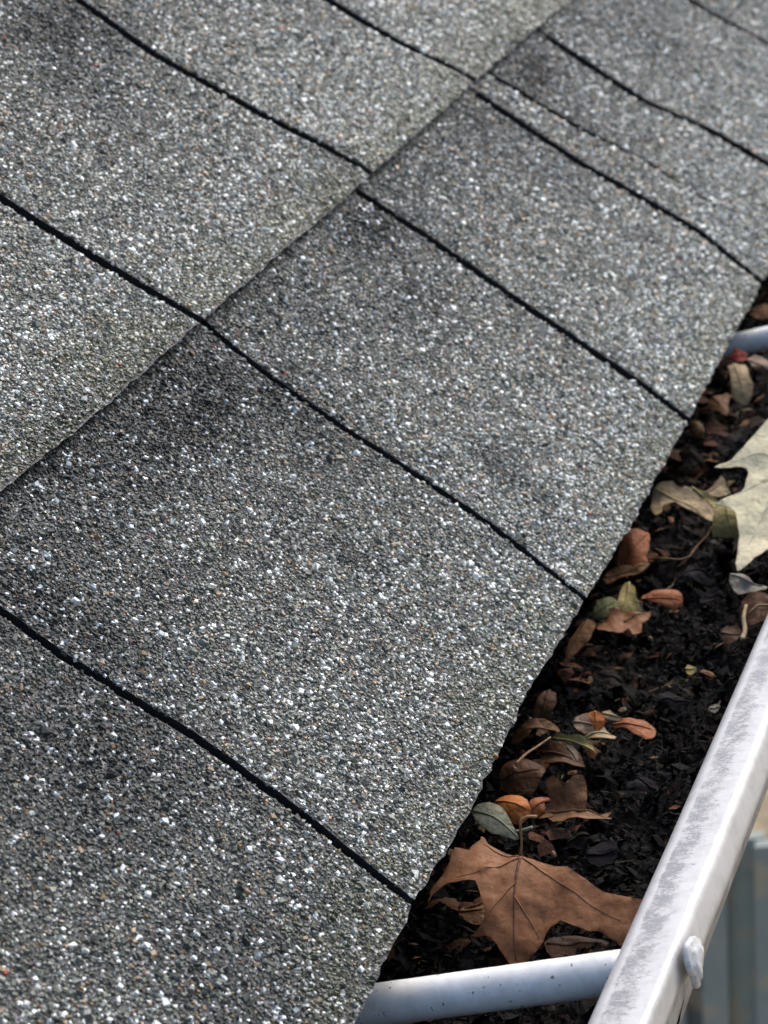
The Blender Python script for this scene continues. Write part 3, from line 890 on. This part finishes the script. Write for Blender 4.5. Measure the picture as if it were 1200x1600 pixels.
leaf('curled_leaf', 'reddish-brown leaf standing up beside the roof edge, with a pale stub below it',
     [(832, 1118), (836, 1100), (845, 1082), (858, 1070), (868, 1078), (869, 1095), (861, 1110), (855, 1124), (842, 1124)],
     m_umber, z=ZD + .010, tilt=38, curl=(-.003, 0, 0), wav=.001)
leaf('dark_leaf', 'dark chestnut leaf lying under the thin stalk',
     [(776, 1210), (786, 1185), (805, 1176), (830, 1178), (846, 1185), (850, 1200), (838, 1222), (815, 1231), (792, 1228)],
     m_umber, z=ZD + .006, tilt=22, curl=(-.003, -.002, 0), wav=.0012)
leaf('dark_leaf', 'dark maroon folded leaf right of the thin stalk',
     [(842, 1172), (858, 1164), (880, 1165), (905, 1172), (912, 1186), (898, 1196), (872, 1196), (852, 1190)],
     m_umber, z=ZD + .003, tilt=22, curl=(0, -.003, .002), wav=.0016)
leaf('leaf_chip', 'small mauve-grey chip on the maroon folded leaf', [(885, 1166), (895, 1164), (905, 1178), (902, 1190), (892, 1184)], m_pink, z=ZD + .0055, tilt=34)
leaf('oval_leaf', 'green half-round leaf end beside the roof edge',
     [(925, 957), (930, 943), (940, 933), (953, 930), (964, 935), (968, 946), (962, 958), (945, 962), (932, 961)], m_green, z=ZD + .009, tilt=35, curl=(-.001, -.001, 0))
leaf('oval_leaf', 'yellow pointed leaf standing between the green and the red leaf',
     [(963, 948), (966, 930), (972, 914), (983, 907), (991, 917), (996, 934), (1004, 952), (985, 956), (968, 955)], m_yellow, z=ZD + .007, tilt=42, curl=(-.0012, 0, 0))
leaf('oval_leaf', 'rust-red half leaf arching over a dark gap beside the yellow leaf',
     [(999, 934), (1012, 923), (1030, 918), (1050, 919), (1063, 925), (1067, 938), (1057, 950), (1042, 946), (1022, 940)], m_rust, z=ZD + .006, tilt=36, curl=(-.002, -.001, 0), wav=.0006)
leaf('torn_leaf', 'brown leaf with a hole and a pale fold below the yellow leaf',
     [(931, 985), (938, 973), (950, 966), (951, 951), (968, 951), (985, 953), (1000, 957), (1015, 953), (1012, 966), (1003, 975), (1002, 990), (990, 992), (982, 983), (973, 988), (960, 991), (945, 990)],
     m_maple, z=ZD + .006, tilt=26, curl=(.001, -.002, 0), wav=.0012, res=16, veins=[[(975, 968), (990, 962), (1012, 955)]], vmat=m_stem)
leaf('torn_leaf', 'orange-brown leaf pressed against the roof edge below the green leaf',
     [(884, 1010), (896, 985), (908, 962), (918, 956), (926, 962), (930, 972), (925, 988), (912, 1005), (898, 1022), (880, 1032)],
     m_brown, z=ZD + .010, tilt=30, curl=(-.002, 0, 0), wav=.001)
leaf('broad_leaf', 'rust-brown broad leaf by the roof edge above the yellow leaf',
     [(962, 866), (968, 848), (980, 830), (996, 822), (1012, 822), (1014, 840), (1010, 862), (1011, 876), (1000, 882), (985, 880), (972, 884)],
     m_rust, z=ZD + .008, tilt=34, curl=(-.0015, -.001, 0), wav=.0012)
leaf('torn_leaf', 'mauve-brown wrinkled strip just below the rust-brown broad leaf',
     [(942, 902), (955, 888), (975, 884), (1000, 880), (1016, 878), (1000, 892), (985, 899), (965, 906), (950, 914)], m_brown, z=ZD + .006, tilt=25, wav=.0015)
leaf('twisted_leaf', 'long tan twisted leaf reaching from the roof edge to the pale maple leaf',
     [(1017, 795), (1016, 775), (1022, 758), (1035, 751), (1052, 753), (1062, 762), (1082, 764), (1100, 771), (1118, 778), (1116, 792), (1112, 812), (1098, 806), (1080, 800), (1062, 790),
      (1055, 782), (1042, 785), (1036, 792), (1034, 805), (1024, 806)],
     m_tan, z=ZD + .010, tilt=32, curl=(.001, -.003, 0), wav=.0012, res=18)
leaf('oval_leaf', 'olive-green sliver on top of the long tan twisted leaf',
     [(1080, 762), (1095, 766), (1112, 774), (1124, 784), (1116, 796), (1104, 788), (1092, 776)], m_olive, z=ZD + .016, tilt=35)
leaf('curled_leaf', 'olive-brown cupped leaf tucked under the pale maple leaf',
     [(1112, 830), (1114, 808), (1120, 787), (1132, 780), (1145, 788), (1152, 808), (1160, 816), (1152, 824), (1148, 834), (1130, 833)],
     m_olive, z=ZD + .009, tilt=38, curl=(-.003, 0, 0), wav=.0007)
leaf('torn_leaf', 'pale tan pointed scrap behind the olive-brown cupped leaf',
     [(1098, 772), (1112, 760), (1122, 748), (1130, 744), (1136, 758), (1140, 770), (1122, 776)], m_tan, z=ZD + .010, tilt=40, wav=.0008)
leaf('maple_leaf', 'large pale cream-green maple leaf cut off by the right edge',
     [(1116, 727), (1135, 720), (1152, 710), (1170, 690), (1185, 676), (1205, 655), (1240, 632), (1290, 640), (1310, 690), (1290, 740), (1300, 800), (1262, 830), (1225, 842), (1198, 862),
      (1180, 874), (1165, 886), (1152, 891), (1152, 865), (1154, 835), (1151, 812), (1142, 792), (1118, 780), (1140, 773), (1160, 765), (1163, 752), (1170, 738), (1160, 728), (1140, 728)],
     m_pale, z=ZD + .012, tilt=30, roll=-4, curl=(.003, -.002, .001), wav=.0012, res=24,
     veins=[[(1235, 740), (1200, 790), (1170, 850)], [(1235, 740), (1190, 755), (1135, 778)], [(1235, 740), (1195, 712), (1140, 722)]], vmat=m_paleb)
leaf('torn_leaf', 'greyish-tan leaf scrap under the tip of the pale maple leaf',
     [(1140, 897), (1158, 900), (1170, 908), (1185, 916), (1200, 920), (1195, 930), (1175, 928), (1155, 928), (1142, 918)], m_grey, z=ZD + .006, tilt=25, wav=.0016)
leaf('broad_leaf', 'grey-brown leaf against the lip with a straw-coloured stalk',
     [(1158, 930), (1175, 924), (1198, 926), (1215, 935), (1210, 955), (1190, 968), (1172, 976), (1160, 962), (1155, 945)], m_umber, z=ZD + .006, tilt=24, curl=(0, -.002, 0), wav=.001,
     stem=[(1166, 946, .001), (1162, 965, .0015), (1164, 985, .001), (1160, 1000, .001)], vmat=m_tan, stem_r=.0006)
leaf('broad_leaf', 'dull brown leaf half sunk in mould left of the straw-coloured stalk',
     [(1125, 990), (1135, 978), (1152, 978), (1158, 992), (1150, 1004), (1132, 1003)], m_umber, z=ZD + .003, tilt=24, wav=.001)
leaf('curled_leaf', 'golden-brown rolled leaf below the far spike tube',
     [(1136, 568), (1146, 562), (1160, 565), (1168, 572), (1169, 588), (1177, 602), (1175, 616), (1165, 625), (1152, 622), (1144, 612), (1142, 595), (1140, 580)],
     m_tan, z=ZD + .006, tilt=40, curl=(-.003, 0, 0), wav=.0006)
leaf('torn_leaf', 'small red scrap under the far spike tube beside the roof edge', [(1140, 560), (1148, 546), (1160, 545), (1168, 552), (1160, 563), (1148, 562)], m_red, z=ZD + .012, tilt=35)
leaf('twisted_leaf', 'pinkish-brown strap of leaf below the far spike tube at the right edge',
     [(1168, 563), (1180, 555), (1195, 558), (1215, 568), (1230, 585), (1210, 583), (1190, 572), (1175, 572)], m_pink, z=ZD + .011, tilt=30, wav=.001)
leaf('broad_leaf', 'dusky red-brown leaf in the shade between roof edge and golden leaf',
     [(1106, 630), (1112, 618), (1126, 612), (1138, 612), (1140, 630), (1136, 648), (1124, 644), (1112, 640)], m_brown, z=ZD + .006, tilt=30, wav=.0012)
leaf('broad_leaf', 'brown leaf beyond the far spike tube at the right edge', [(1172, 488), (1185, 478), (1205, 476), (1230, 480), (1235, 496), (1205, 500), (1182, 500)], m_brown, z=ZD + .010, tilt=30, wav=.001)
leaf('broad_leaf', 'wet plum-black leaf flat on the mould right of the maple leaf stem',
     [(914, 1336), (925, 1322), (942, 1312), (958, 1312), (966, 1325), (956, 1340), (936, 1344), (922, 1344)], m_plum, z=ZD + .003, tilt=16, wav=.0012)
leaf('broad_leaf', 'small ochre leaf in the hollow under the maple leaf, left side',
     [(716, 1424), (728, 1412), (745, 1410), (758, 1420), (756, 1436), (740, 1442), (724, 1438)], m_brown, z=ZD + .002, tilt=15, wav=.001)
leaf('broad_leaf', 'dark red-brown leaf under the right lobe of the maple leaf',
     [(850, 1470), (868, 1452), (895, 1450), (925, 1458), (950, 1470), (940, 1490), (900, 1496), (865, 1492)], m_umber, z=ZD + .001, tilt=12, wav=.0012)
leaf('leaf_chip', 'small ochre chip alone on the black mould near the lip', [(1070, 1044), (1078, 1038), (1088, 1042), (1086, 1050), (1076, 1053)], m_yellow, z=ZD + .003, tilt=30)
leaf('leaf_chip', 'grey-green chip close to the lip', [(1108, 1108), (1118, 1100), (1126, 1104), (1122, 1112), (1112, 1114)], m_grey, z=ZD + .003, tilt=30)
# dull half-rotted leaves that pave the mould
rot = [(905, 1075, 26, 'beside the standing reddish-brown leaf'), (960, 1060, 30, 'midway across the gutter above the tan scraps'),
       (1085, 900, 30, 'above the rust-red half leaf'), (1045, 860, 28, 'right of the rust-brown broad leaf'), 
       (1000, 1230, 30, 'near the lip beside the crumpled leaf'), (900, 1320, 26, 'just above the maple leaf'), (1110, 930, 26, 'left of the greyish-tan scrap'), (1080, 720, 26, 'left of the pale maple tip'),
       (1050, 1090, 26, 'between lip and reddish-tan leaf'), (700, 1450, 22, 'by the roof edge next to the near spike tube'), (1150, 690, 22, 'above the pale maple tip'), (1060, 690, 20, 'beside the round seed')]
for q, (cx, cy, s, where) in enumerate(rot):
    pts = []
    for kk in range(11):
        an = 2 * math.pi * kk / 11
        rr_ = s * (.5 + .65 * random.random())
        pts.append((cx + rr_ * math.cos(an), cy + rr_ * .55 * math.sin(an)))
    leaf('rotten_leaf', 'blackened rotting leaf scrap ' + where, pts, [m_plum, m_black][q % 2], z=ZD + .0015, tilt=random.uniform(6, 20), wav=.0028, group='blackened rotting leaf scraps')

def stalk(label, pts, r, mat, group='loose stalks in the gutter'):
    P = catmull(np.array([on_z(x, y, z) for x, y, z in pts]))
    loc = P.mean(0); loc[2] = P[:, 2].min()
    o = obj('leaf_stalk', tube_mesh('leaf_stalk', P - loc, np.linspace(r, r * .7, len(P)), mat, 8)); o.location = loc
    return tag(o, label, 'stalk', group)
stalk('thin tan stalk slanting across the dark chestnut leaf', [(806, 1193, ZD + .014), (822, 1178, ZD + .014), (840, 1166, ZD + .013), (860, 1152, ZD + .012)], .00042, m_stem)
stalk('thin brown stalk left of the olive-brown cupped leaf', [(1078, 868, ZD + .005), (1092, 850, ZD + .006), (1104, 838, ZD + .007), (1111, 824, ZD + .009)], .0004, m_brown)
stalk('hair-thin pale stalk lying across the mould below the rust-brown broad leaf', [(1012, 873, ZD + .004), (1035, 872, ZD + .005), (1062, 874, ZD + .005), (1080, 868, ZD + .005)], .0004, m_stem)

def seed(name, label, px, py, z, r, mat, sq=1.0):
    c = on_z(px, py, z)
    bm = bmesh.new(); bmesh.ops.create_icosphere(bm, subdivisions=3, radius=1)
    for v in bm.verts:
        k = 1 + .07 * vnoise(v.co.x * 2 + px, v.co.y * 2 + v.co.z, 5)
        v.co = Vector((v.co.x * r * k, v.co.y * r * k * sq, v.co.z * r * k * (1 + .25 * max(0, v.co.z) ** 4)))
    me = bpy.data.meshes.new(name); bm.to_mesh(me); bm.free(); me.materials.append(mat)
    me.polygons.foreach_set('use_smooth', np.full(len(me.polygons), True))
    o = obj(name, me); o.location = c
    return tag(o, label, 'seed', 'small seeds and pebbles in the gutter')
seed('round_seed', 'round tan seed lying by the roof edge', 1089, 673, ZD + .012, .0031, m_stem)
seed('bud', 'tiny tan bud at the lower end of the thin tan stalk', 803, 1202, ZD + .013, .0009, m_stem)
seed('pebble', 'tiny white pebble on the mould below the leaf with a hole', 1016, 998, ZD + .002, .0008, m_pink)
seed('pebble', 'tiny pale pebble between maple leaf and plum-black leaf', 865, 1336, ZD + .003, .0011, m_pink, .7)
seed('pale_stub', 'pale mauve stub under the standing reddish-brown leaf', 829, 1129, ZD + .012, .0014, m_pink, .7)

# ------------------------------------------------------------------ far below: ground, board fence, dry shrub
GZ = -3.2
m_ground, N, L, B = new_mat('leafy_ground')
nn = noise(N, L, 2.2, 6, .7, objco(N)); rr = ramp(N, [(.36, (.07, .06, .04)), (.48, (.22, .17, .10)), (.66, (.36, .29, .18))])
L.new(nn.outputs['Fac'], rr.inputs['Fac']); L.new(rr.outputs['Color'], B.inputs['Base Color']); B.inputs['Roughness'].default_value = .9
gr = obj('ground', mesh_np('ground', [(-90, -90, GZ), (90, -90, GZ), (90, 90, GZ), (-90, 90, GZ)], [(0, 1, 2, 3)], m_ground), None, 'structure')
def fence_mat(name, c1, c2):
    # painted boards with soft tan patches mixed in by noise
    m, N, L, B = new_mat(name)
    co = objco(N); n = noise(N, L, 4, 5, .65, co)
    r = ramp(N, [(.3, c1), (.7, c2)]); L.new(n.outputs['Fac'], r.inputs['Fac'])
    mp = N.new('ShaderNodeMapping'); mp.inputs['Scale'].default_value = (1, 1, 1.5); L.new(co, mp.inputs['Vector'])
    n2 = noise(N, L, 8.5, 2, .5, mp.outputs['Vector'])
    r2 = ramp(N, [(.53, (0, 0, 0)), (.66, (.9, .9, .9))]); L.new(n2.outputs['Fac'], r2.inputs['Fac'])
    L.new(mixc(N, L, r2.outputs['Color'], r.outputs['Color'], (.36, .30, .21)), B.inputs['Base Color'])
    B.inputs['Roughness'].default_value = .75
    return m
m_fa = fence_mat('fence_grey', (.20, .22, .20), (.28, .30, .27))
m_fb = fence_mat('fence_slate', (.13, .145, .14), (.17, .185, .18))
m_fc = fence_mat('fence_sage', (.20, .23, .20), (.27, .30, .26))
FX = 3.75
fence = empty('board_fence', (FX, .6, GZ))
tag(fence, 'blurred blue-grey board fence seen far below beyond the gutter lip', 'fence')
y = -.8; q = 0
while y < 1.7:
    wdt = random.uniform(.035, .08)
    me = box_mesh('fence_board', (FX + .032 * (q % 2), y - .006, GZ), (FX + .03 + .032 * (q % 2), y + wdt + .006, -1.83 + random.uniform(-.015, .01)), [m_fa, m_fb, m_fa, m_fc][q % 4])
    for vt in me.vertices: vt.co.y += .16 * (-1.83 - vt.co.z)      # the old fence leans
    keep_parent(obj('fence_board', me), fence); y += wdt; q += 1
for z in (-2.0, -2.9):
    keep_parent(obj('fence_rail', box_mesh('fence_rail', (FX + .065, -.6, z), (FX + .105, 1.7, z + .09), m_fb)), fence)
